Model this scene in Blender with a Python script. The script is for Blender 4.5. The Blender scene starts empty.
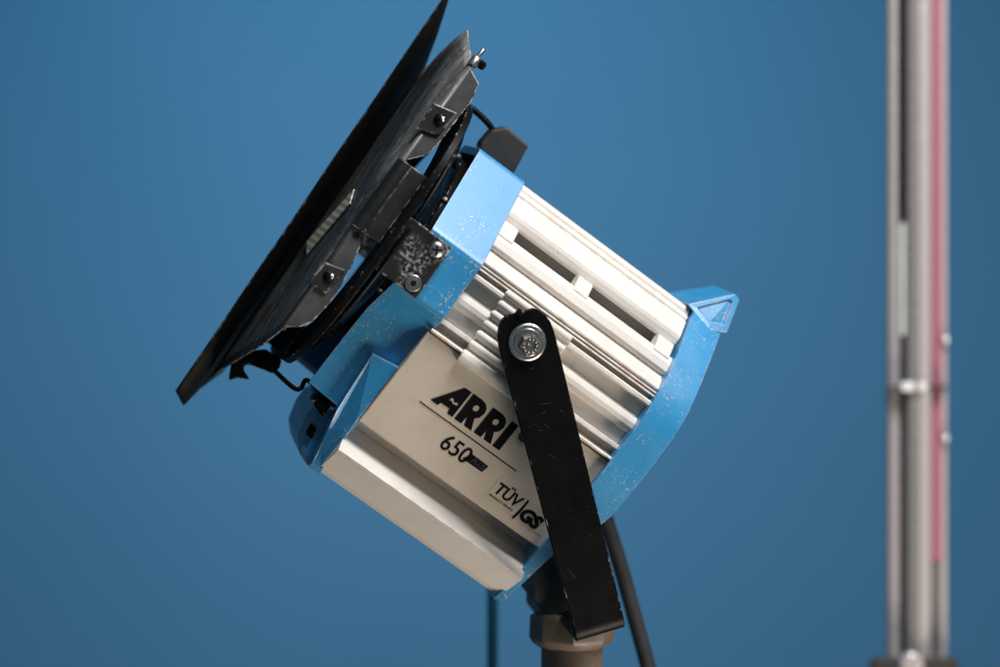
import bpy, bmesh, math, random
from mathutils import Vector, Matrix
random.seed(4)
scene = bpy.context.scene
COL = scene.collection
S = 0.00065            # metres per drawing unit (drawing unit = one photo pixel at the lamp's axis)
D = 2361.0             # camera distance in drawing units
TH, AL = math.radians(11.5), math.radians(36)
e1 = Vector((math.cos(AL), 0, -math.sin(AL)))
U = Vector((math.sin(AL), 0, math.cos(AL)))
A = math.cos(TH)*e1 + math.sin(TH)*Vector((0, 1, 0))      # optical axis, towards the rear
W = -math.cos(TH)*Vector((0, 1, 0)) + math.sin(TH)*e1     # yoke axis, towards the viewer
O = Vector((0, 0, -51.5))

def P(a, u, w):                       # lamp frame (axis, up, side) -> local metres
    return Vector((a, -w, u))*S
def invert(px, py, w):                # measured photo point on the plane at side distance w -> (a, u)
    r = Vector((px-500, D, 333.5-py)); cam = Vector((0, -D, 0))
    t = (w-(cam-O).dot(W))/r.dot(W); p = cam+t*r-O
    return p.dot(A), p.dot(U)
def Q(px, py, w):
    a, u = invert(px, py, w); return P(a, u, w)
def WP(px, py, y):                    # world point at depth y (drawing units) for plain background things
    k = (D+y)/D
    return Vector(((px-500)*k, y, (333.5-py)*k))*S

# ------------------------------------------------------------------ objects
def link(name, me, mat=None, parent=None, bevel=0, seg=2, smooth=False, angle=30):
    o = bpy.data.objects.new(name, me); COL.objects.link(o)
    if mat: me.materials.append(mat)
    if parent: o.parent = parent
    if smooth:
        for p in me.polygons: p.use_smooth = True
    if bevel:
        m = o.modifiers.new('bevel', 'BEVEL'); m.width = bevel*S; m.segments = seg
        m.limit_method = 'ANGLE'; m.angle_limit = math.radians(angle); m.use_clamp_overlap = True
    return o
def obj(name, bm, mat, parent=None, **k):
    bmesh.ops.recalc_face_normals(bm, faces=bm.faces)
    me = bpy.data.meshes.new(name); bm.to_mesh(me); bm.free()
    return link(name, me, mat, parent, **k)
def empty(name, loc, parent=None):
    o = bpy.data.objects.new(name, None); COL.objects.link(o); o.location = loc
    o.empty_display_size = .02
    if parent: o.parent = parent
    return o
def tag(o, label, cat, group=None, kind=None):
    o['label'] = label; o['category'] = cat
    if group: o['group'] = group
    if kind: o['kind'] = kind
def smooth_by(o, deg=35):
    me = o.data
    bm = bmesh.new(); bm.from_mesh(me)
    for f in bm.faces: f.smooth = True
    for e in bm.edges:
        if len(e.link_faces) == 2 and e.calc_face_angle(0) > math.radians(deg): e.smooth = False
    bm.to_mesh(me); bm.free()
    return o

def loft(bm, rings, cap=True):        # rings: lists of Vectors, equal length, closed
    vs = [[bm.verts.new(p) for p in r] for r in rings]
    n = len(rings[0])
    for i in range(len(vs)-1):
        for j in range(n):
            bm.faces.new((vs[i][j], vs[i][(j+1) % n], vs[i+1][(j+1) % n], vs[i+1][j]))
    if cap:
        bm.faces.new(vs[0][::-1]); bm.faces.new(vs[-1])
    return vs
def mirror(half):                     # half: (w,u) from top centre to bottom centre
    return half+[(-w, u) for w, u in reversed(half) if abs(w) > 1e-6]
def extr(bm, half, secs):             # secs: (a, scale, centre_u) or function
    prof = mirror(half)
    loft(bm, [[P(a, cu+(u-cu)*s, w*s) for w, u in prof] for a, s, cu in secs])
def prism(bm, pts, thick):            # pts local Vectors (front face), thickness along -w
    b = [p+Vector((0, thick*S, 0)) for p in pts]
    loft(bm, [pts, b])
def box(bm, a0, a1, u0, u1, w0, w1):
    loft(bm, [[P(a0, u0, w0), P(a0, u1, w0), P(a0, u1, w1), P(a0, u0, w1)], [P(a1, u0, w0), P(a1, u1, w0), P(a1, u1, w1), P(a1, u0, w1)]])
def tube(bm, pts, r, n=12, cap=True, radii=None):
    pts = [Vector(p) for p in pts]; rings = []
    t0 = (pts[1]-pts[0]).normalized()
    nrm = t0.orthogonal().normalized()
    for i, p in enumerate(pts):
        t = ((pts[min(i+1, len(pts)-1)]-p).normalized()+(p-pts[max(i-1, 0)]).normalized()).normalized() if 0 < i < len(pts)-1 else ((pts[1]-pts[0]) if i == 0 else (pts[-1]-pts[-2])).normalized()
        nrm = (nrm-t*nrm.dot(t)).normalized(); b = t.cross(nrm)
        rr = (radii[i] if radii else r)*S
        rings.append([p+(nrm*math.cos(2*math.pi*k/n)+b*math.sin(2*math.pi*k/n))*rr for k in range(n)])
    loft(bm, rings, cap)
def spline(pts, n=8):
    pts = [Vector(p) for p in pts]; out = []
    for i in range(len(pts)-1):
        p0, p1, p2, p3 = pts[max(i-1, 0)], pts[i], pts[i+1], pts[min(i+2, len(pts)-1)]
        for k in range(n):
            t = k/n
            out.append(.5*((2*p1)+(p2-p0)*t+(2*p0-5*p1+4*p2-p3)*t*t+(3*p1-p0-3*p2+p3)*t**3))
    out.append(pts[-1]); return out
def lathe(bm, c, axis, prof, n=32):   # prof: (distance along axis, radius) in units, c local vector
    axis = Vector(axis).normalized(); x = axis.orthogonal().normalized(); y = axis.cross(x)
    loft(bm, [[c+axis*d*S+(x*math.cos(2*math.pi*k/n)+y*math.sin(2*math.pi*k/n))*max(r, .01)*S for k in range(n)] for d, r in prof])

# ------------------------------------------------------------------ materials
def mat(name):
    m = bpy.data.materials.new(name); m.use_nodes = True
    nt = m.node_tree; b = nt.nodes['Principled BSDF']
    return m, nt, b
def N(nt, t, **k):
    n = nt.nodes.new(t)
    for a, v in k.items(): setattr(n, a, v)
    return n
def noise(nt, scale, detail=4, rough=.6, stretch=None, dist=0):
    tc = N(nt, 'ShaderNodeTexCoord'); mp = N(nt, 'ShaderNodeMapping')
    if stretch: mp.inputs['Scale'].default_value = stretch
    n = N(nt, 'ShaderNodeTexNoise'); n.inputs['Scale'].default_value = scale
    n.inputs['Detail'].default_value = detail; n.inputs['Roughness'].default_value = rough
    n.inputs['Distortion'].default_value = dist
    nt.links.new(tc.outputs['Object'], mp.inputs['Vector']); nt.links.new(mp.outputs['Vector'], n.inputs['Vector'])
    return n.outputs['Fac']
def ramp(nt, src, a, b, lo=0, hi=1):
    r = N(nt, 'ShaderNodeMapRange'); r.inputs['From Min'].default_value = a; r.inputs['From Max'].default_value = b
    r.inputs['To Min'].default_value = lo; r.inputs['To Max'].default_value = hi
    nt.links.new(src, r.inputs['Value']); return r.outputs['Result']
def math_(nt, op, a, b):
    m = N(nt, 'ShaderNodeMath', operation=op)
    for i, v in enumerate((a, b)):
        if isinstance(v, (int, float)): m.inputs[i].default_value = v
        else: nt.links.new(v, m.inputs[i])
    m.use_clamp = op != 'SUBTRACT'
    return m.outputs[0]
def mix(nt, f, a, b):
    m = N(nt, 'ShaderNodeMix', data_type='RGBA')
    if isinstance(f, (int, float)): m.inputs[0].default_value = f
    else: nt.links.new(f, m.inputs[0])
    for i, v in ((6, a), (7, b)):
        if isinstance(v, tuple): m.inputs[i].default_value = (*v, 1)
        else: nt.links.new(v, m.inputs[i])
    return m.outputs[2]
def edge_mask(nt, radius, lo=.002, hi=.03):      # worn edges: where a rounded normal departs from the true one
    bv = N(nt, 'ShaderNodeBevel', samples=4); bv.inputs['Radius'].default_value = radius*S
    g = N(nt, 'ShaderNodeNewGeometry'); d = N(nt, 'ShaderNodeVectorMath', operation='DOT_PRODUCT')
    nt.links.new(bv.outputs[0], d.inputs[0]); nt.links.new(g.outputs['Normal'], d.inputs[1])
    return ramp(nt, math_(nt, 'SUBTRACT', 1.0, d.outputs['Value']), lo, hi)
def bump(nt, b, src, strength=.2, dist=.0003):
    n = N(nt, 'ShaderNodeBump'); n.inputs['Strength'].default_value = strength; n.inputs['Distance'].default_value = dist
    nt.links.new(src, n.inputs['Height']); nt.links.new(n.outputs[0], b.inputs['Normal'])

def paint(name, col, rough, stain=None, stain_amt=0, chips=None, chip_t=(.66, .69), chip_scale=420, edge=None, edge_r=2.2, edge_t=(.5, .6), spec=.5, bumpy=.08, chip_mod=None):
    m, nt, b = mat(name); c = col
    if stain:
        c = mix(nt, ramp(nt, noise(nt, 18, 5, .65), .35, .75, 0, stain_amt), c, stain)
        c = mix(nt, ramp(nt, noise(nt, 90, 5, .7), .5, .85, 0, stain_amt*.8), c, stain)
    tot = None
    if chips:
        k = ramp(nt, noise(nt, chip_scale, 3, .55), *chip_t)
        big = ramp(nt, noise(nt, 45, 2, .5), *(chip_mod or (.40, .56)))
        tot = math_(nt, 'MULTIPLY', k, big); c = mix(nt, tot, c, chips)
    if edge:
        em = math_(nt, 'MULTIPLY', edge_mask(nt, edge_r), ramp(nt, noise(nt, 150, 5, .75), *edge_t))
        c = mix(nt, em, c, edge)
    if isinstance(c, tuple): b.inputs['Base Color'].default_value = (*c, 1)
    else: nt.links.new(c, b.inputs['Base Color'])
    rr = ramp(nt, noise(nt, 60, 4, .7), .3, .7, rough-.07, rough+.1)
    nt.links.new(rr, b.inputs['Roughness'])
    b.inputs['Specular IOR Level'].default_value = spec
    if bumpy: bump(nt, b, noise(nt, 900, 3, .6), bumpy, .0002)
    if name == 'blue_paint': b.inputs['Coat Weight'].default_value = .5; b.inputs['Coat Roughness'].default_value = .34
    return m
def metal(name, col, rough, dirt=None, dirt_t=(.5, .62), scale=260):
    m, nt, b = mat(name); b.inputs['Metallic'].default_value = 1
    if dirt:
        f = ramp(nt, noise(nt, scale, 4, .7), *dirt_t)
        nt.links.new(mix(nt, f, col, dirt), b.inputs['Base Color'])
        nt.links.new(ramp(nt, f, 0, 1, rough, .75), b.inputs['Roughness'])
    else:
        b.inputs['Base Color'].default_value = (*col, 1); b.inputs['Roughness'].default_value = rough
    return m

CREAM = paint('cream_paint', (.75, .71, .665), .4, stain=(.45, .35, .26), stain_amt=.26, chips=(.34, .25, .17), chip_t=(.70, .76), chip_scale=330, edge=(.46, .30, .17), edge_r=2.0, edge_t=(.46, .62))
PANEL = paint('panel_cream_paint', (.66, .575, .48), .42, chips=(.25, .18, .12), chip_t=(.71, .76), chip_scale=300, stain=(.36, .28, .20), stain_amt=.3, edge=(.45, .27, .12), edge_r=2.5, edge_t=(.45, .62))  # side panel cream, darker and warmer than the housing's
BLUE = paint('blue_paint', (.018, .28, .57), .40, stain=(.01, .19, .45), stain_amt=.5, chips=(.46, .43, .42), chip_t=(.60, .66), chip_scale=620, edge=(.40, .33, .29), edge_r=1.9, edge_t=(.46, .57), chip_mod=(.42, .60), spec=1.0)
BLACK = paint('black_paint', (.0022, .0026, .003), .42, stain=(.006, .005, .005), stain_amt=.4, edge=(.62, .58, .52), edge_r=1.3, edge_t=(.57, .64), spec=.12, bumpy=.2)
SCUFF = paint('scuffed_black_paint', (.012, .012, .012), .4, chips=(.36, .36, .36), chip_t=(.47, .68), chip_scale=430, edge=(.6, .6, .6), edge_t=(.5, .6), chip_mod=(.48, .60), bumpy=.3)
PLASTIC = paint('dark_plastic', (.016, .015, .015), .5, stain=(.07, .06, .055), stain_amt=.5, bumpy=.2)
STEEL = metal('worn_steel', (.72, .70, .67), .28, dirt=(.10, .08, .07), dirt_t=(.55, .68))
BOLT = metal('grimy_bolt_steel', (.34, .33, .32), .38, dirt=(.04, .03, .03), dirt_t=(.40, .62), scale=700)
CHROME = paint('polished_alloy', (.50, .45, .45), .25, bumpy=0, spec=1)
CHROME.node_tree.nodes['Principled BSDF'].inputs['Metallic'].default_value = .15
BRASS = metal('dull_metal', (.30, .25, .22), .55, dirt=(.10, .07, .06))
INK = paint('black_ink', (.006, .006, .008), .6, bumpy=0, spec=.08)
INKGREY = paint('grey_ink', (.06, .062, .068), .6, bumpy=0, spec=.08)
RUBBER = paint('black_rubber', (.02, .021, .024), .55, bumpy=.1)
TEAL = paint('teal_enamel', (.003, .035, .055), .8, bumpy=0, spec=.05)
PINK = paint('red_plastic_sleeve', (.36, .12, .17), .5, bumpy=0)

# leaf sheet metal: dragged grey scuffs over matt black
LEAF, nt, b = mat('barn_door_sheet')
f1 = ramp(nt, noise(nt, 60, 6, .7, stretch=(1, 1, .22), dist=.6), .42, .72, 0, .75)
f2 = ramp(nt, noise(nt, 300, 6, .8, stretch=(1, 1, .35)), .52, .70, 0, .65)
c = mix(nt, f1, (.028, .028, .028), (.20, .20, .20)); c = mix(nt, f2, c, (.42, .42, .41))
em = math_(nt, 'MULTIPLY', edge_mask(nt, 1.5), ramp(nt, noise(nt, 160, 5, .7), .46, .56))
c = mix(nt, em, c, (.65, .62, .56))
nt.links.new(c, b.inputs['Base Color']); b.inputs['Roughness'].default_value = .5
bump(nt, b, noise(nt, 120, 6, .75), .5, .0008)
LEAFSHADE = paint('barn_door_shaded_black', (.003, .003, .003), .6, stain=(.006, .005, .005), stain_amt=.4, edge=(.40, .38, .36), edge_r=1.0, edge_t=(.5, .75), spec=.1)  # near-black copy of the sheet, the unlit leaf's shade put into its colour

# foil label with slanted stripes
LABEL, nt, b = mat('foil_label')
tc = N(nt, 'ShaderNodeTexCoord'); mp = N(nt, 'ShaderNodeMapping'); mp.inputs['Rotation'].default_value = (0, math.radians(25), 0)
wv = N(nt, 'ShaderNodeTexWave', bands_direction='Z'); wv.inputs['Scale'].default_value = 70
nt.links.new(tc.outputs['Object'], mp.inputs[0]); nt.links.new(mp.outputs[0], wv.inputs[0])
nt.links.new(mix(nt, ramp(nt, wv.outputs['Fac'], .3, .7), (.90, .82, .66), (.48, .41, .32)), b.inputs['Base Color'])
b.inputs['Roughness'].default_value = .45

GLASS, nt, b = mat('lens_glass'); b.inputs['Transmission Weight'].default_value = .9
b.inputs['Base Color'].default_value = (.25, .3, .3, 1); b.inputs['Roughness'].default_value = .3

BACK, nt, b = mat('blue_backdrop_paper')
f = ramp(nt, noise(nt, 2.0, 3, .5), .3, .7)
nt.links.new(mix(nt, f, (.047, .164, .300), (.051, .171, .312)), b.inputs['Base Color'])
b.inputs['Roughness'].default_value = .9; b.inputs['Specular IOR Level'].default_value = .1

# ------------------------------------------------------------------ the lamp
lamp = empty('fresnel_lamp', (0, 0, 0))
base = O*S
lamp.matrix_world = Matrix((( A.x, -W.x, U.x, base.x), (A.y, -W.y, U.y, base.y), (A.z, -W.z, U.z, base.z), (0, 0, 0, 1)))
tag(lamp, 'tilted blue and cream studio spotlight with black barn doors, standing on its black yoke', 'studio lamp')

# housing: ribbed cream extrusion
half = [(0, 150), (40, 150), (42, 146), (42, 122), (46, 119), (88, 119), (91, 120.5), (95, 120), (101, 113), (104, 106),
        (103, 103), (100, 101), (103, 98), (108, 97), (112, 94), (117, 88), (117, 86.5), (114, 85.5), (114, 84.5), (118, 84),
        (118.5, 82.8), (115, 82), (115, 81), (119.5, 80.4), (120, 79), (110, 78.4), (110, 74.8), (121, 74.2), (124, 73), (124.5, 69.5),
        (122, 68.4), (115, 68), (115, 55), (117, 53.5), (122, 51), (124, 47), (124, 42), (121, 38), (115, 36),
        (115, 22), (123, 21.4), (123.5, 17.6), (122, 17), (110, 16.6), (110, 10.5), (118, 10), (118, 2), (104, 1), (88, -99),
        (62, -104), (62, -114), (84, -119.5), (109, -134.5), (110.5, -136.5), (109, -140), (84, -163), (76, -167), (0, -167)]
bm = bmesh.new(); extr(bm, half, [(-114, 1, 50), (106, 1, 50)])
o = obj('housing', bm, CREAM, lamp, bevel=.9, seg=2, angle=25)
# top cover plate
cov = [(0, 172), (44, 172), (47, 171), (50, 168), (50.5, 164.5), (54.5, 164), (57, 161.5), (57, 158.5), (60, 158.6), (61.5, 157.5), (74, 145.5), (76.5, 142.5), (77.5, 139), (77.5, 133), (76.5, 131), (72, 130.5), (46, 156), (0, 156)]
bm = bmesh.new(); extr(bm, cov, [(-111, 1, 50), (101.5, 1, 50)])
obj('top_cover', bm, CREAM, lamp, bevel=1.2, seg=3, angle=25)
# bridges across the cooling slot
for sgn in (1, -1):
    for a0, a1 in ((-113, -92), (-19, -1.5), (80, 99)):
        bm = bmesh.new()
        pts = [(80, 112), (97, 115), (98.5, 117.5), (87, 131), (84, 132.5), (70, 130)]
        loft(bm, [[P(a, u, sgn*w) for w, u in pts] for a in (a0, a1)])
        obj('slot_bridge', bm, CREAM, lamp, bevel=1.5, seg=3)

# side panels with printing (tilted inwards downwards)
TILT = math.atan2(20, 107)
def plate_pt(a, v, off=0.0, sgn=1):   # v = distance down the plate measured as u
    t = (3.5-v)/107.5; w = 124-20*t
    return P(a, v-off*math.sin(TILT), sgn*(w+off*math.cos(TILT)))
for sgn in (1, -1):
    bm = bmesh.new()
    sec = [(124, 3.5), (120, 3.5), (108, 1), (92, -100), (96, -104.5), (104, -104)]
    loft(bm, [[P(a, u, sgn*w) for w, u in sec] for a in (-113, 104)])
    obj('side_panel', bm, PANEL, lamp, bevel=1.2, seg=3)
    # thin ledge above the panel
    bm = bmesh.new()
    loft(bm, [[P(a, u, sgn*w) for w, u in [(124, 5), (127, 5), (127.5, 7), (126, 8.5), (112, 9)]] for a in (-112, 103)])
    obj('panel_ledge', bm, CREAM, lamp, bevel=.5)
    # corrugated reinforcement under the yoke
    bm = bmesh.new()
    sec = [(112, 80), (124, 80)]
    u = 80
    for k in range(6):
        sec += [(126.5, u-1.5), (127.3, u-4), (126.5, u-6.5), (123.6, u-8.5), (123, u-10.5)]
        u -= 11.6
    sec += [(126, 10), (130, 8), (131, 4), (130, -1), (127, -3), (116, -3)]
    n = len(sec)
    rings = []
    for a in (-76, 3):
        rings.append([P(a, uu, sgn*ww) for ww, uu in sec])
    # scalloped left edge: ridge crests reach further forward than the grooves
    rings[0] = [P(-76+(0 if ww > 125 else 3.5), uu, sgn*ww) for ww, uu in sec]
    loft(bm, rings)
    o = obj('ribbed_side_plate', bm, CREAM, lamp, bevel=1.0, seg=2, angle=25)
    for uu in ((77, 8.2) if sgn > 0 else ()):
        pass

# front casing
cas = [(0, 175), (46, 175), (51, 174), (54, 171.5), (127, 87), (129.5, 83.5), (130, 79), (130, 24), (129, 20), (109, -12), (97, -50), (91, -84), (88, -103), (88, -106), (87, -120), (82, -164), (79, -169), (0, -170)]
def casing_front(u):                  # the front edge steps back below the lens barrel
    return (-164 if u > 150 else -168) if u > 15 else (-171 if u > -104 else -130+(-106-u)*.12)
def clamp_a(u, a): return max(a, casing_front(u))
prof = mirror(cas)
def ring_at(fn, k=1.0): return [P(fn(u), 10+(u-10)*k, w*k) for w, u in prof]
bm = bmesh.new()
loft(bm, [ring_at(lambda u: -109), ring_at(casing_front), ring_at(lambda u: casing_front(u)+1, .95), ring_at(lambda u: -118, .95)])
casing = obj('front_casing', bm, BLUE, lamp, bevel=1.6, seg=3, angle=18)
# raised gussets beside the seam
for sgn in (1, -1):
    bm = bmesh.new()
    f_ = [(-141, -44, 107), (-113.5, -40, 113), (-113.5, -104, 103.5), (-109.5, -164, 86), (-122, -166, 83), (-135, -108, 99)]
    loft(bm, [[P(a, u, sgn*w) for a, u, w in f_], [P(a, u, sgn*(w-22)) for a, u, w in f_]])
    obj('gusset', bm, BLUE, lamp, bevel=1.2, seg=2)
# accessory claw at the bottom of the casing
bm = bmesh.new(); prism(bm, [Q(x, y, 66) for x, y in ((318, 402), (306, 418), (298, 438), (300, 456), (312, 471), (322, 468), (334, 446), (340, 410))], 130)
obj('accessory_claw', bm, BLUE, lamp, bevel=5, seg=3)
bm = bmesh.new(); prism(bm, [Q(x, y, 84) for x, y in ((311, 401), (319, 393), (331, 406), (323, 418))], 26)
obj('claw_hollow', bm, BLACK, lamp, bevel=2)  # shade of the claw's hollow, put in as a black block
bm = bmesh.new(); prism(bm, [Q(x, y, 72) for x, y in ((306, 434), (311, 424), (317, 429), (312, 440))], 12)
obj('claw_hollow', bm, BLACK, lamp, bevel=1.5)  # second shaded hollow, also a black block
# black accessory ring and lens
C0 = P(0, 52, 0)
bm = bmesh.new(); lathe(bm, C0, (-1, 0, 0), [(160, 98), (160, 106), (169, 107), (171, 105), (171, 101), (164, 99)], 64)
o = smooth_by(obj('accessory_ring', bm, BLACK, lamp), 40)
for k in range(6):
    an = math.radians(25+60*k); d = Vector((0, math.cos(an), math.sin(an)))
    bm = bmesh.new(); lathe(bm, C0+P(-168, 0, 0)+d*105*S, d, [(-3, 3), (2, 3.4), (4, 2.8), (5, 1)], 12)
    obj('ring_screw', bm, BRASS, o, bevel=.4)
bm = bmesh.new(); lathe(bm, C0, (-1, 0, 0), [(112, 104), (168, 104), (168, 98), (112, 98)], 64)
smooth_by(obj('lens_barrel', bm, BLACK, lamp), 40)
bm = bmesh.new(); lathe(bm, C0, (-1, 0, 0), [(150, 0), (150, 97), (166, 97)]+[(166+.6*k % 2+1.6*math.sin(k), 97-6*k) for k in range(1, 12)]+[(182, 30), (185, 12), (186, 0)], 64)
smooth_by(obj('lens', bm, GLASS, lamp), 50)

# rear cap
def cap_rear(u):
    if u > -45: return 137+2*max(0, min(1, (80-abs(u-40))/60))
    return 137-20*min(1, (-45-u)/50)-6*max(0, min(1, (-95-u)/60))
cp = [(0, 176), (40, 176), (52, 175), (60, 168), (80, 147.5), (98, 128), (110, 112.5), (119, 100), (125, 89.5), (130.5, 75), (132.5, 62), (133, 46), (132.5, 28), (131.4, 10), (130, -8), (128, -24), (125.5, -38), (122, -54), (118, -72), (114, -92), (109, -112), (86, -167), (80, -171), (0, -172)]
prof = mirror(cp)
bm = bmesh.new()
rings = [[P(102.5, u, w) for w, u in prof], [P(cap_rear(u)-8 if u > -40 else cap_rear(u)-4, u, w) for w, u in prof]]
for s, da in ((.998, 0), (.965, .5), (.90, -2), (.5, -2), (.15, -2)):
    rings.append([P(cap_rear(u)+da, 20+(u-20)*s, w*s) for w, u in prof])
loft(bm, rings)
smooth_by(obj('rear_cap', bm, BLUE, lamp), 42)
# lifting lip at the top rear, with a hollow in each flank
def lip_ring(w, k=0):
    o_ = [(94, 174), (131, 211), (137, 208.5), (143, 167), (112, 160)]
    i_ = [(102, 174.5), (129, 202), (134, 172)]
    return o_ if not k else i_
bm = bmesh.new()
ow = [(94, 174, 53), (130, 211, 42), (137, 209, 43), (142.5, 174, 57), (124, 164, 63)]
L_ = [bm.verts.new(P(a, u, w)) for a, u, w in ow]; R_ = [bm.verts.new(P(a, u, -w)) for a, u, w in ow]
n5 = len(ow)
for i in range(n5): bm.faces.new((L_[i], L_[(i+1) % n5], R_[(i+1) % n5], R_[i]))
for V, sg in ((L_, 1), (R_, -1)):
    hole = [(104, 177, 53), (127.5, 203, 45), (131.5, 202, 45.5), (134.5, 178, 55), (122, 172, 58)]
    h1 = [bm.verts.new(P(a, u, sg*w)) for a, u, w in hole]; h2 = [bm.verts.new(P(a, u, sg*(w-2.5))) for a, u, w in hole]
    for i in range(n5):
        k = (i+1) % n5
        bm.faces.new((V[i], V[k], h1[k], h1[i])); bm.faces.new((h1[i], h1[k], h2[k], h2[i]))
    bm.faces.new(h2)
obj('lifting_lip', bm, BLUE, lamp, bevel=1.2, seg=3)

# -- lettering on the near side panel
def plate_from_px(px, py):
    w = 114
    for _ in range(8):
        a, u = invert(px, py, w); w = 124-20*(3.5-u)/107.5
    return a, u
def decal(name, splines, m, off=.35, th=.3, order=None):      # closed outlines in (a,u) on the plate, holes included
    cu = bpy.data.curves.new(name, 'CURVE'); cu.dimensions = '2D'; cu.fill_mode = 'BOTH'; cu.extrude = th*.5
    for pts in splines:
        sp = cu.splines.new('POLY'); sp.points.add(len(pts)-1); sp.use_cyclic_u = True
        for i, (x, y) in enumerate(pts): sp.points[i].co = (x, y, 0, 1)
    return curve_to_plate(name, cu, m, 0, 0, off)
def curve_to_plate(name, cu, m, a0, u0, off, sx=1, sy=1, rot=0, parent=None):
    tmp = bpy.data.objects.new('tmp', cu); COL.objects.link(tmp)
    dg = bpy.context.evaluated_depsgraph_get(); dg.update()
    me = bpy.data.meshes.new_from_object(tmp.evaluated_get(dg)); me.name = name
    bpy.data.objects.remove(tmp); cr, sr = math.cos(rot), math.sin(rot)
    for v in me.vertices:
        x, y, z = v.co.x*sx, v.co.y*sy, v.co.z
        v.co = plate_pt(a0+x*cr-y*sr, u0+x*sr+y*cr, off+z)
    me.materials.clear()
    return link(name, me, m, parent or PLATE)
PLATE = [o for o in lamp.children if o.name.startswith('side_panel')][0]
def text(name, body, px, py, height, width, m, shear=0, bold=0, off=.35, rot=0):
    cu = bpy.data.curves.new(name, 'FONT'); cu.body = body; cu.size = 1; cu.shear = shear; cu.offset = bold; cu.extrude = .15
    cu.resolution_u = 6
    tmp = bpy.data.objects.new('tmp', cu); COL.objects.link(tmp)
    dg = bpy.context.evaluated_depsgraph_get(); dg.update()
    bb = [Vector(c) for c in tmp.evaluated_get(dg).bound_box]; bpy.data.objects.remove(tmp)
    x0 = min(v.x for v in bb); x1 = max(v.x for v in bb); y0 = min(v.y for v in bb); y1 = max(v.y for v in bb)
    a, u = plate_from_px(px, py)
    sx, sy = width/(x1-x0), height/(y1-y0)
    return curve_to_plate(name, cu, m, a-x0*sx*math.cos(rot), u-y0*sy, off, sx, sy, rot)
Aout = [(-71, -47.5), (-51.5, -19.5), (-44, -19.2), (-44, -49), (-50.2, -49), (-50.8, -44), (-61, -44.3), (-63, -48)]
Ahole = [(-57, -38.2), (-55.6, -34), (-52.5, -34.6), (-51.6, -36.6), (-47.5, -34.6), (-46.8, -38), (-51.5, -38.6), (-53.5, -37)]
R = [(0, 0), (11, 0), (15.5, -1.2), (18.6, -4.2), (20, -9.5), (18.6, -15), (15.2, -18.6), (20, -30), (11.8, -30), (8.4, -20.6), (8, -30), (0, -30)]
Rh = [(10.6+3.2*math.cos(math.radians(k*36)), -10+3.4*math.sin(math.radians(k*36))) for k in range(10)]
mv = lambda pts, x, y: [(p[0]+x, p[1]+y) for p in pts]
decal('brand_lettering', [Aout, Ahole, mv(R, -41.4, -19.2), mv(Rh, -41.4, -19.2), mv(R, -18.2, -19.0), mv(Rh, -18.2, -19), [(4.2, -19), (12, -19), (12, -49), (4.2, -49)]], INK)
decal('registered_mark', [[(22.5+5.5*math.cos(k*.42), -24.5+5.5*math.sin(k*.42)) for k in range(15)]], INKGREY)
decal('printed_line', [[(-78, -54.5), (38, -55.2), (38, -56.2), (-78, -55.5)]], INK)
text('model_number', '650', 438.5, 446.5, 16.5, 31, INK, shear=.08, bold=.005)
q = [plate_from_px(*p) for p in ((472.5, 454.5), (488.5, 466.4), (481.8, 472), (462.5, 458.5))]
decal('plus_badge', [q], INK)
text('plus_lettering', 'PLUS', 470.5, 461.5, 5.2, 15.5, INKGREY, shear=.3, bold=.02, off=.75)
a, u = plate_from_px(494, 491.5)
STICK = paint('sticker_film', (.62, .54, .45), .32, bumpy=0)
decal('certification_sticker', [[(a-4, u-8), (a-4, u+16), (a+64, u+15), (a+64, u-9)]], STICK, off=.16, th=.1)
text('certification_mark', 'TÜV', 493.6, 492, 14.5, 28, INK, shear=.12, bold=.02, off=.4)
text('certification_mark', 'PRODUCT SERVICE', 488.8, 495.2, 2.2, 28, INKGREY, off=.4)
a, u = plate_from_px(514.8, 516)
decal('certification_mark', [[(a-1.5, u-3), (a+.5, u-3.2), (a+1.6, u+2), (a+2.2, u+10), (a+2.0, u+20), (a, u+20), (a-.2, u+10), (a-1, u+2)]], INK, off=.4)
text('certification_mark', 'GS', 518.2, 517.3, 12.5, 21, INK, shear=.15, bold=.06, off=.4)

# -- bracket on the front casing
def screw(name, c, r, parent, kind='cross', m=None):
    bm = bmesh.new()
    lathe(bm, c, (0, -1, 0), [(-2, r*.9), (0, r), (1.6, r*.96), (3.2, r*.72), (4, r*.3), (4.1, 0)] if kind == 'cross' else [(-2, r), (1, r), (1.8, r*.9), (1.4, r*.62), (2.6, r*.58), (2.6, r*.34), (.8, r*.3), (.8, 0)], 24)
    s = smooth_by(obj(name, bm, m or STEEL, parent), 40)
    if kind != 'cross':
        bm = bmesh.new(); lathe(bm, c+Vector((0, -2.2*S, 0)), (0, -1, 0), [(0, r*.3), (.6, r*.3)], 12); obj('socket', bm, INK, s)  # dark disc standing in for the shade inside the hole
    if kind == 'cross':
        bm = bmesh.new()
        for an in (.5, .5+math.pi/2):
            d = Vector((math.cos(an), 0, math.sin(an))); e = Vector((-math.sin(an), 0, math.cos(an)))
            q = [c+d*x*r*.6*S+e*y*r*.1*S+Vector((0, -4.3*S, 0)) for x, y in ((-1, -1), (1, -1), (1, 1), (-1, 1))]
            loft(bm, [q, [p+Vector((0, 2*S, 0)) for p in q]])
        obj('screw_slot', bm, INK, s)
    return s
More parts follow.
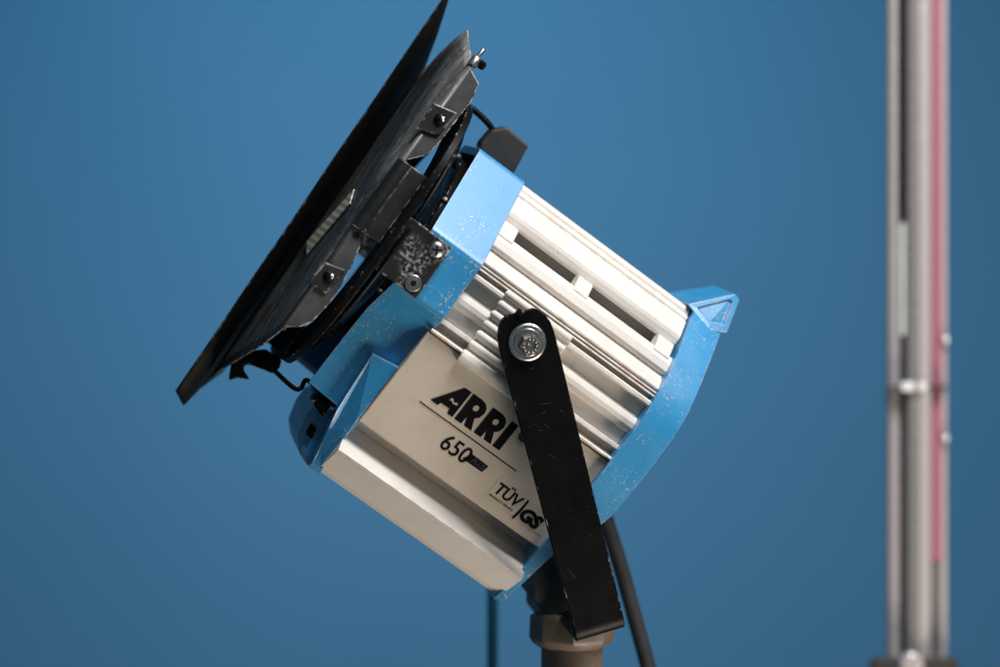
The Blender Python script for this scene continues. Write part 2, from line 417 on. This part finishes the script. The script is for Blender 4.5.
for sgn in (1, -1):
    bm = bmesh.new()
    pts = [P(a, u, sgn*136) for a, u in ((-196, 81), (-143, 80), (-142.5, 22), (-195, 22))]
    b2 = [P(a, u, sgn*130.5) for a, u in ((-196, 81), (-143, 80), (-142.5, 22), (-195, 22))]
    loft(bm, [pts, b2])
    br = obj('bracket', bm, SCUFF, lamp, bevel=1)
    for (a, u, k, r) in ((-154.3, 70, 'cross', 8), (-153.5, 32, 'socket', 8)):
        c = P(a, u, sgn*136)
        if sgn > 0: screw('screw', c, r, br, k)

# -- barn door frame (rolled about the optical axis)
RO = math.radians(4)
def B(a, v, t):                       # frame coordinates: v up, t sideways, rolled
    return P(a, 47+v*math.cos(RO)+t*math.sin(RO), t*math.cos(RO)-v*math.sin(RO))
def sq(h, r, n=10):
    pts = []
    for cx, cy, a0 in ((1, 1, 0), (-1, 1, 90), (-1, -1, 180), (1, -1, 270)):
        for k in range(n+1):
            an = math.radians(a0+90*k/n); pts.append((cx*(h-r)+r*math.cos(an), cy*(h-r)+r*math.sin(an)))
    return pts
outer = sq(152, 105); n = len(outer)
inner = [((lambda L: (x*126/L, y*126/L))(math.hypot(x, y))) for x, y in outer]
mid = sq(148, 102)
bm = bmesh.new()
rr = [[B(-201, v, t) for v, t in outer], [B(-193.5, v, t) for v, t in outer], [B(-193.5, v, t) for v, t in mid], [B(-198, v, t) for v, t in mid], [B(-198, v, t) for v, t in inner], [B(-201, v, t) for v, t in inner]]
vs = [[bm.verts.new(p) for p in r] for r in rr]
for i in range(6):
    for j in range(n):
        q = (vs[i][j], vs[i][(j+1) % n], vs[(i+1) % 6][(j+1) % n], vs[(i+1) % 6][j])
        bm.faces.new(q)
frame = smooth_by(obj('barn_door_frame', bm, BLACK, lamp, bevel=.8), 40)
bm = bmesh.new()
ring = [B(-186, 136*math.cos(k*math.pi/32), 136*math.sin(k*math.pi/32)) for k in range(65)]
tube(bm, ring, 3, 10)
obj('filter_wire', bm, BLACK, frame, smooth=True)

# leaves: sheet spanned between a lower and an upper edge curve
def sheet(name, lower, upper, m, parent, ns=24, thick=1.8, dent=1.0, bulge=None):
    n = len(lower); bm = bmesh.new(); g = []
    for i in range(n):
        p0, p1 = Q(*lower[i]), Q(*upper[i]); row = []
        for k in range(ns+1):
            s = k/ns; p = p0.lerp(p1, s)
            d = dent*S*math.sin(i*1.7+k*.55)*math.sin(k*.31+.6)
            if bulge: p = p+bulge(i/(n-1), s)
            row.append(bm.verts.new(p+Vector((d*.6, 0, 0))))
        g.append(row)
    for i in range(n-1):
        for k in range(ns): bm.faces.new((g[i][k], g[i+1][k], g[i+1][k+1], g[i][k+1]))
    o = obj(name, bm, m, parent, smooth=True)
    md = o.modifiers.new('thickness', 'SOLIDIFY'); md.thickness = thick*S; md.offset = 0
    return o
lower = [(284, 327, 150), (277, 333, 128), (262, 345, 80), (236, 361, 0), (222, 369, -30), (208, 380, -60)]
upper = [(472, 64, 105), (467, 30, 75), (457, 38, 45), (438, 56, -8), (430, 64, -32), (421, 73, -58)]
near = sheet('leaf', lower, upper, LEAF, frame, dent=.8)
lower = [(176, 391, -15), (183, 405, -45), (200, 388, -95), (222, 372, -140)]
upper = [(452, -14, -20), (437, 33, -62), (423, 72, -100), (408, 112, -140)]
far = sheet('leaf', lower, upper, LEAFSHADE, frame, dent=.6)
far['label'] = 'dark outermost leaf in shadow'
for sg in (1, -1):                      # two narrow leaves folded shut behind the wide ones
    bm = bmesh.new()
    q = [B(-207, sg*146, -86), B(-207, sg*146, 86), B(-212, sg*62, 66), B(-212, sg*62, -66)]
    r2 = [p+P(1.8, 0, 0) for p in q]
    loft(bm, [q, r2]); obj('leaf', bm, LEAFSHADE, frame)
# foil label on the near leaf
pa, pb, pc, pd = Q(353, 193, 2), Q(346, 203, 16), Q(313, 252, 16), Q(308, 249, -2)
def on_leaf(px, py, k=3.2):
    # nearest spot of the ruled sheet along the view ray, lifted slightly off it
    best = None
    lo = [(284, 327, 150), (277, 333, 128), (262, 345, 80), (236, 361, 0), (222, 369, -30), (208, 380, -60)]
    up = [(472, 64, 105), (467, 30, 75), (457, 38, 45), (438, 56, -8), (430, 64, -32), (421, 73, -58)]
    for i in range(len(lo)-1):
        for f in range(0, 21):
            ff = f/20
            a0 = [lo[i][j]*(1-ff)+lo[i+1][j]*ff for j in range(3)]; b0 = [up[i][j]*(1-ff)+up[i+1][j]*ff for j in range(3)]
            p0, p1 = Q(*lo[i]).lerp(Q(*lo[i+1]), ff), Q(*up[i]).lerp(Q(*up[i+1]), ff)
            for s in range(0, 101):
                p = p0.lerp(p1, s/100); w = -p.y/S; q = Q(px, py, w)
                d = (p-q).length
                if best is None or d < best[0]: best = (d, p)
    return best[1]+P(-k*.9, 0, k*.6)
LC = [on_leaf(*p) for p in ((356, 191), (352, 205), (309, 256), (309, 243))]
bm = bmesh.new(); loft(bm, [LC, [p+P(1.2, 0, 0) for p in LC]])
obj('leaf_label', bm, LABEL, frame)

# hinge line
RODM = paint('worn_highlit_rod', (.13, .13, .135), .35, stain=(.03, .03, .03), stain_amt=.8, bumpy=.3)  # grey lightened to carry the lit ridge along the hinge
BARREL = paint('worn_black_hinge', (.007, .007, .0075), .4, stain=(.02, .02, .02), stain_amt=.6, edge=(.5, .5, .48), edge_r=1.6, edge_t=(.48, .6), bumpy=.4)
H0, H1 = (470, 68, 106), (284, 326, 151)
def hinge(t, dw=0, da=0):             # t: 0 top .. 1 bottom
    p = Q(H0[0]+(H1[0]-H0[0])*t, H0[1]+(H1[1]-H0[1])*t, H0[2]+(H1[2]-H0[2])*t)
    return p+P(da, 0, dw)
hd = (hinge(1)-hinge(0)).normalized()
bm = bmesh.new(); tube(bm, [hinge(-.045), hinge(1.01)], 3.2, 12)
obj('hinge_rod', bm, RODM, frame, smooth=True)
bm = bmesh.new(); lathe(bm, hinge(-.04), -hd, [(-10, 3.2), (-9, 5), (-1, 5), (0, 4.2), (1, 2.2), (9, 2), (10, 1.4)], 16)
smooth_by(obj('hinge_pin', bm, STEEL, frame), 40)
bm = bmesh.new(); lathe(bm, hinge(-.035, 0, 7), -hd, [(-6, 1), (-5, 4), (0, 4.5), (2, 3)], 12); obj('hinge_nut', bm, BLACK, frame)
def hflap(name, pxs, w0, w1, thick, m, bev=.6):   # polygon in photo points; w interpolated along the hinge
    pts = []
    for (x, y) in pxs:
        t = ((x-H0[0])*(H1[0]-H0[0])+(y-H0[1])*(H1[1]-H0[1]))/((H1[0]-H0[0])**2+(H1[1]-H0[1])**2)
        pts.append(Q(x, y, H0[2]+(H1[2]-H0[2])*t+w0))
    bm = bmesh.new(); prism(bm, pts, thick); return obj(name, bm, m, frame, bevel=bev)
FL = paint('worn_flange_metal', (.07, .07, .072), .36, stain=(.012, .012, .012), stain_amt=.8, edge=(.75, .73, .68), edge_r=1.5, edge_t=(.45, .55), bumpy=.3)
hflap('leaf_flange', [(469, 66), (479, 84), (471, 102), (453, 125), (441, 141), (428, 155), (403, 161)], 3, 0, 2, FL, .4)
hflap('leaf_flange', [(355, 229), (361, 232), (360, 247), (351, 268), (339, 290), (330, 303), (312, 322), (300, 327), (284, 327)], 3, 0, 2, FL, .4)
for q in ([(434, 103), (458, 113), (439, 136), (416, 129)], [(325, 262), (346, 270), (326, 294), (307, 283)]):
    b_ = hflap('hinge_clip', q, 6, 0, 4, BARREL, 1.2)
    cx = sum(p[0] for p in q)/4+3; cy = sum(p[1] for p in q)/4-1
    t = ((cx-H0[0])*(H1[0]-H0[0])+(cy-H0[1])*(H1[1]-H0[1]))/((H1[0]-H0[0])**2+(H1[1]-H0[1])**2)
    c = Q(cx, cy, H0[2]+(H1[2]-H0[2])*t+6)
    bm = bmesh.new(); lathe(bm, c, (0, -1, 0), [(-1, 5.5), (1, 5.5), (3, 4.5), (4, 2.2), (4.2, 0)], 20)
    smooth_by(obj('rivet', bm, BLACK, b_), 50)
    bm = bmesh.new(); lathe(bm, c+P(1.6, 1.5, 2.2), (0, -1, 0), [(-1, 2.2), (1.6, 2.1), (2.4, 1)], 12); obj('rivet_pin', bm, STEEL, b_)
# rolled barrel tab of the frame round the hinge
bm = bmesh.new()
t0, t1 = .358, .618
ring_pts = []
for t in (t0, t1):
    r = []
    for k in range(13):
        an = math.radians(60+k*20)
        r.append(hinge(t)+P(9*math.cos(an)+4, 0, 9*math.sin(an)))
    r2 = [hinge(t)+P(26, 0, -9), hinge(t)+P(26, 0, 8), hinge(t)+P(14, 0, 9.5)]
    ring_pts.append(r+r2)
loft(bm, ring_pts)
smooth_by(obj('hinge_barrel', bm, BARREL, frame, bevel=.8), 30)
# top latch and its wire, lower wire and wing knob
bm = bmesh.new()
q = [Q(x, y, 14) for x, y in ((492, 130), (507, 127), (529, 146), (517, 168), (510, 182), (478, 160), (481, 143))]
prism(bm, q, 28); obj('top_latch', bm, PLASTIC, lamp, bevel=2.5, seg=3)
bm = bmesh.new(); tube(bm, spline([Q(466, 120, 0), Q(469, 109, 0), Q(474, 110, 0), Q(491, 127, 0), Q(489, 134, 0), Q(480, 145, 0)], 6), 3.2, 10)
obj('latch_wire', bm, BLACK, lamp, smooth=True)
bm = bmesh.new(); tube(bm, spline([Q(268, 362, 30), Q(277, 373, 30), Q(294, 388, 30), Q(301, 388, 30), Q(307, 380, 30), Q(322, 394, 30)], 6), 2.4, 10)
obj('lower_wire', bm, BLACK, lamp, smooth=True)
bm = bmesh.new(); prism(bm, [Q(x, y, -10) for x, y in ((234, 358), (252, 352), (266, 350), (282, 360), (280, 368), (273, 374), (266, 371), (258, 368), (250, 365), (244, 366), (244, 371), (250, 380), (238, 378), (229, 381), (231, 368))], 12)
obj('wing_knob', bm, BLACK, frame, bevel=2, seg=2)

# -- yoke
dd = Vector((228, 0, -185)).normalized()      # strap direction in the (a,u) plane (local x,z)
pp = Vector((dd.z, 0, -dd.x))                 # across the strap
piv = P(-36.6, 51.1, 0)
Lk, W0, TK, rb = 293, 147.5, 5.5, 11
path = []   # (s along strap, w, halfwidth)
for s, hw in ((-28, 13), (-25.5, 18), (-20, 22.5), (-11, 26), (0, 27.2), (40, 26.8), (150, 25.6), (Lk-rb, 24.6)):
    path.append((s, W0, hw, (1, 0)))
for k in range(1, 7):
    an = math.pi/2*k/7; path.append((Lk-rb+rb*math.sin(an), W0-rb*(1-math.cos(an)), 24.5, (math.cos(an), -math.sin(an))))
path.append((Lk, W0-rb, 24.5, (0, -1)))
path.append((Lk, 0, 24.5, (0, -1)))
half_path = path[:-1]
full = path+[(s, -w, hw, (-d[0], d[1])) for s, w, hw, d in reversed(half_path)]
bm = bmesh.new(); rings = []
for s, w, hw, (ds, dw) in full:
    c = piv+dd*s*S+P(0, 0, w)
    nrm = dd*(-dw)+Vector((0, -1, 0))*ds      # outward normal
    nrm.normalize()
    rings.append([c+pp*hw*S+nrm*TK/2*S, c-pp*hw*S+nrm*TK/2*S, c-pp*hw*S-nrm*TK/2*S, c+pp*hw*S-nrm*TK/2*S])
loft(bm, rings)
yoke = smooth_by(obj('yoke', bm, BLACK, lamp, bevel=.9, seg=2), 30)
# scratches on the yoke
SCR = paint('scratch_grey', (.055, .055, .055), .5, bumpy=0)
for _ in range(18):
    s_ = random.uniform(22, 240); x = random.uniform(-20, 20); L = random.choice((2, 3, 5, 8, 13))*random.uniform(.8, 1.2); an = random.uniform(-1.1, .6)
    d1 = dd*math.sin(an)+pp*math.cos(an); d2 = d1.cross(Vector((0, 1, 0)))
    c = piv+dd*s_*S+pp*x*S+P(0, 0, W0+TK/2+.05)
    k = [c-d1*L*S/2, c+d2*(.2+L*.05)*S, c+d1*L*S/2, c+d2*(L*.05-.15)*S]
    bm = bmesh.new(); loft(bm, [k, [p+P(0, 0, .12) for p in k]])
    obj('scratch', bm, SCR, yoke)
for sgn in (1, -1):
    c = piv+P(1, -1, sgn*(W0+TK/2))
    ax = (0, -sgn, 0)
    bm = bmesh.new(); lathe(bm, c, ax, [(-1, 17), (0, 17.6), (1.5, 17.8), (2.6, 16.8), (3, 15.5), (2.2, 13)], 40)
    smooth_by(obj('bolt_washer', bm, STEEL, yoke), 40)
    bm = bmesh.new(); lathe(bm, c, ax, [(0, 13.6), (3.4, 13.4), (4.4, 12.5)], 36)
    smooth_by(obj('bolt_flange', bm, STEEL, yoke), 40)
    bm = bmesh.new(); lathe(bm, c+P(2, -1, 0), ax, [(2, 10.8), (8, 10.8), (9.5, 9.4), (9.5, 8.6), (8.8, 8)], 6)
    bh = obj('bolt_head', bm, BOLT, yoke, bevel=.9, seg=2)
    if sgn > 0:                                # raised grade marks on the head
        bm = bmesh.new()
        for k in range(11):
            an = k*.571; rr_ = 6.2 if k != 5 else 2
            cc = c+P(2+rr_*math.cos(an), -1+rr_*math.sin(an), 9)
            lathe(bm, cc, ax, [(-.6, 1.2), (.7, 1.1), (.9, .5)], 8)
        obj('grade_marks', bm, STEEL, bh)
    # spacer between yoke and housing
    bm = bmesh.new(); lathe(bm, piv+P(0, 0, sgn*118), ax, [(0, 12), (W0-118-TK/2, 12)], 24)
    obj('pivot_spacer', bm, BLACK, yoke)
bm = bmesh.new(); box(bm, -3, 3, -3, 3, 0, 8)
o = obj('stop_nib', bm, BLACK, yoke, bevel=1)
o.location = piv+dd*(-27.5)*S+P(0, 0, W0-3)

# black cable box under the rear
bm = bmesh.new()
q = [Q(x, y, 0) for x, y in ((545, 520), (590, 540), (590, 590), (575, 628), (548, 628), (533, 612), (534, 600), (522, 588), (524, 560))]
loft(bm, [[p+P(0, 0, 48) for p in q], [p+P(0, 0, -48) for p in q]])
obj('cable_box', bm, PLASTIC, lamp, bevel=5, seg=3)

# power cable hanging from the rear (in lamp coordinates)
Minv = lamp.matrix_world.inverted()
def wl(px, py, y): return Minv @ WP(px, py, y)
bm = bmesh.new()
tube(bm, spline([wl(578, 452, 75), wl(592, 482, 84), wl(606, 520, 90), wl(621, 568, 92), (wl(634, 615, 92)), wl(648, 667, 92), wl(659, 720, 90), wl(668, 800, 88)], 8), 8.2, 20)
obj('power_cable', bm, RUBBER, lamp, smooth=True)

# ------------------------------------------------------------------ lamp stand
st = empty('lamp_stand', WP(572, 840, 0))
tag(st, 'blurred brown metal stand head carrying the spotlight, directly under the black yoke', 'stand')
def stlathe(name, prof, m, n=32, seg=0, x=572):
    bm = bmesh.new()
    base_ = WP(x, 0, 8)
    loft(bm, [[Vector((base_.x+r*S*math.cos(2*math.pi*k/n), 8*S+r*S*math.sin(2*math.pi*k/n), (333.5-y)*S))-st.location for k in range(n)] for y, r in prof])
    return smooth_by(obj(name, bm, m, st), 35)
HEADM = paint('brown_grey_cast_metal', (.085, .062, .046), .45, stain=(.19, .14, .11), stain_amt=.7, bumpy=.2)
stlathe('collar', [(613, 37), (616, 42), (638, 43), (643, 40), (648, 33)], HEADM, n=8)
stlathe('shaft', [(640, 31), (900, 31)], HEADM)
stlathe('spigot', [(604, 14), (622, 14)], PLASTIC)

# ------------------------------------------------------------------ background things
bs = empty('background_light_stand', WP(916, 900, 600))
tag(bs, 'tall blurred chrome stand of parallel tubes with a red stripe, at the right edge', 'light stand')
DY = 600; K = (D+DY)/D
def pole(name, x0, x1, y0, y1, m, dy=0, n=24):
    p0, p1 = WP((x0+x1)/2, y0, DY+dy), WP((x0+x1)/2, y1, DY+dy)
    bm = bmesh.new(); tube(bm, [p0-bs.location, p1-bs.location], (x1-x0)/2*K, n)
    return obj(name, bm, m, bs, smooth=False)
for args in (('tube', 886, 902, -300, 900, CHROME, 0), ('tube', 904, 931, -300, 900, CHROME, -12), ('tube', 938, 947, -300, 900, CHROME, 6)):
    smooth_by(pole(*args), 40)
smooth_by(pole('streak_rod', 900, 906.5, -300, 222, BLACK, -14), 40)  # dark streak of the chrome, put in as an added black rod
smooth_by(pole('streak_rod', 899.5, 907, 223, 335, paint('glint_white', (.85, .88, .86), .4, bumpy=0), -12), 40)  # white glint between the tubes, put in as an added pale rod
smooth_by(pole('streak_rod', 901, 904.5, 336, 900, PLASTIC, -12), 40)  # dark streak carried on below the glint by a thinner added rod
smooth_by(pole('streak_rod', 917, 919, -300, 900, metal('bronze_streak', (.3, .25, .2), .4), -40), 40)  # brownish reflection streak on the chrome, built as a thin added rod
smooth_by(pole('red_sleeve', 928, 942, -300, 560, PINK, 2), 40)
smooth_by(pole('lower_sleeve', 929, 941, 561, 900, metal('pale_alloy', (.6, .55, .55), .4), 2), 40)
def bblock(name, x0, x1, y0, y1, d0, d1, m, bev=3):
    bm = bmesh.new(); ps = []
    for d in (d0, d1):
        ps.append([WP(x, y, DY+d)-bs.location for x, y in ((x0, y0), (x1, y0), (x1, y1), (x0, y1))])
    loft(bm, ps); return obj(name, bm, m, bs, bevel=bev, seg=3)
bblock('clamp', 870, 958, 657, 740, -45, 45, PLASTIC, 6)
WHITE = paint('joint_glint_white', (.85, .85, .85), .25, bumpy=0)
bm = bmesh.new(); lathe(bm, WP(911, 664, DY-46)-bs.location, (0, -1, 0), [(0, 16), (5, 15), (7, 8)], 24); obj('clamp_screw', bm, CHROME, bs, smooth=True)
bblock('joint_band', 885, 946, 386, 389, -25, 14, PLASTIC, .5)
bblock('joint_glint', 901, 926, 382, 391, -36, -25, WHITE, 2)  # bright reflective spot at the joint, put in as a white plate
for y in (340, 438):
    bm = bmesh.new(); lathe(bm, WP(944, y, DY-6)-bs.location, (1, -.3, 0), [(-4, 5), (4, 5), (6, 3)], 16); obj('stud', bm, STEEL, bs, smooth=True)

rod = empty('background_rod', WP(492, 900, 330))
tag(rod, 'thin dark teal upright rod in the background, just left of the lamp stand', 'rod')
bm = bmesh.new(); tube(bm, [WP(492.5, 560, 330)-rod.location, WP(492.5, 900, 330)-rod.location], 5.5*(D+330)/D, 20)
obj('rod_shaft', bm, TEAL, rod, smooth=True)
bm = bmesh.new(); tube(bm, [WP(492.5, 554, 330)-rod.location, WP(492.5, 561, 330)-rod.location], 6.5*(D+330)/D, 20)
obj('rod_cap', bm, TEAL, rod, smooth=True)

# backdrop sheet: a slightly curved sheet of blue paper, continuing far past the frame
bm = bmesh.new(); g = []
for i in range(41):
    x = -3+6*i/40
    g.append([bm.verts.new((x, 1.9, -1.6+4.2*k/12)) for k in range(13)])
for i in range(40):
    for k in range(12): bm.faces.new((g[i][k], g[i+1][k], g[i+1][k+1], g[i][k+1]))
bd = obj('backdrop_wall', bm, BACK); bd['kind'] = 'structure'

# ------------------------------------------------------------------ light
def area(name, loc, target, size, power, col, sizey=None, spread=None):
    l = bpy.data.lights.new(name, 'AREA'); l.energy = power; l.color = col
    l.shape = 'RECTANGLE'; l.size = size; l.size_y = sizey or size
    if spread: l.spread = math.radians(spread)
    o = bpy.data.objects.new(name, l); COL.objects.link(o); o.location = loc
    o.rotation_euler = (Vector(target)-Vector(loc)).to_track_quat('-Z', 'Y').to_euler(); return o
area('key_light', (.72, -.64, 1.2), (0, 0, 0), .55, 36, (1, .99, .98))
area('low_fill', (.75, -.35, -1.25), (.0, 0, -.05), .7, 21, (1, .87, .72))
area('backdrop_wash', (-.2, .85, 1.5), (-.2, 1.9, -.45), .8, 6.2, (.12, .74, 1), spread=108)
area('backdrop_spot', (-.10, .45, 1.0), (-.10, 1.9, -.15), .25, 3.3, (1, .66, .60), spread=72)
wd = bpy.data.worlds.new('World'); scene.world = wd; wd.use_nodes = True
wd.node_tree.nodes['Background'].inputs[0].default_value = (.62, .85, 1, 1)
wd.node_tree.nodes['Background'].inputs[1].default_value = .085

cam = bpy.data.cameras.new('Camera'); co = bpy.data.objects.new('Camera', cam); COL.objects.link(co)
co.location = (0, -D*S, 0); co.rotation_euler = (math.pi/2, 0, 0)
cam.sensor_width = 36; cam.lens = 36*D/1000; cam.clip_end = 100; cam.clip_start = .05
cam.dof.use_dof = True; cam.dof.focus_distance = (D-118)*S; cam.dof.aperture_fstop = 3.0
scene.camera = co
vs_ = scene.view_settings; vs_.view_transform = 'Standard'; vs_.look = 'None'; vs_.exposure = 0; vs_.gamma = 1
scene.cycles.max_bounces = 6
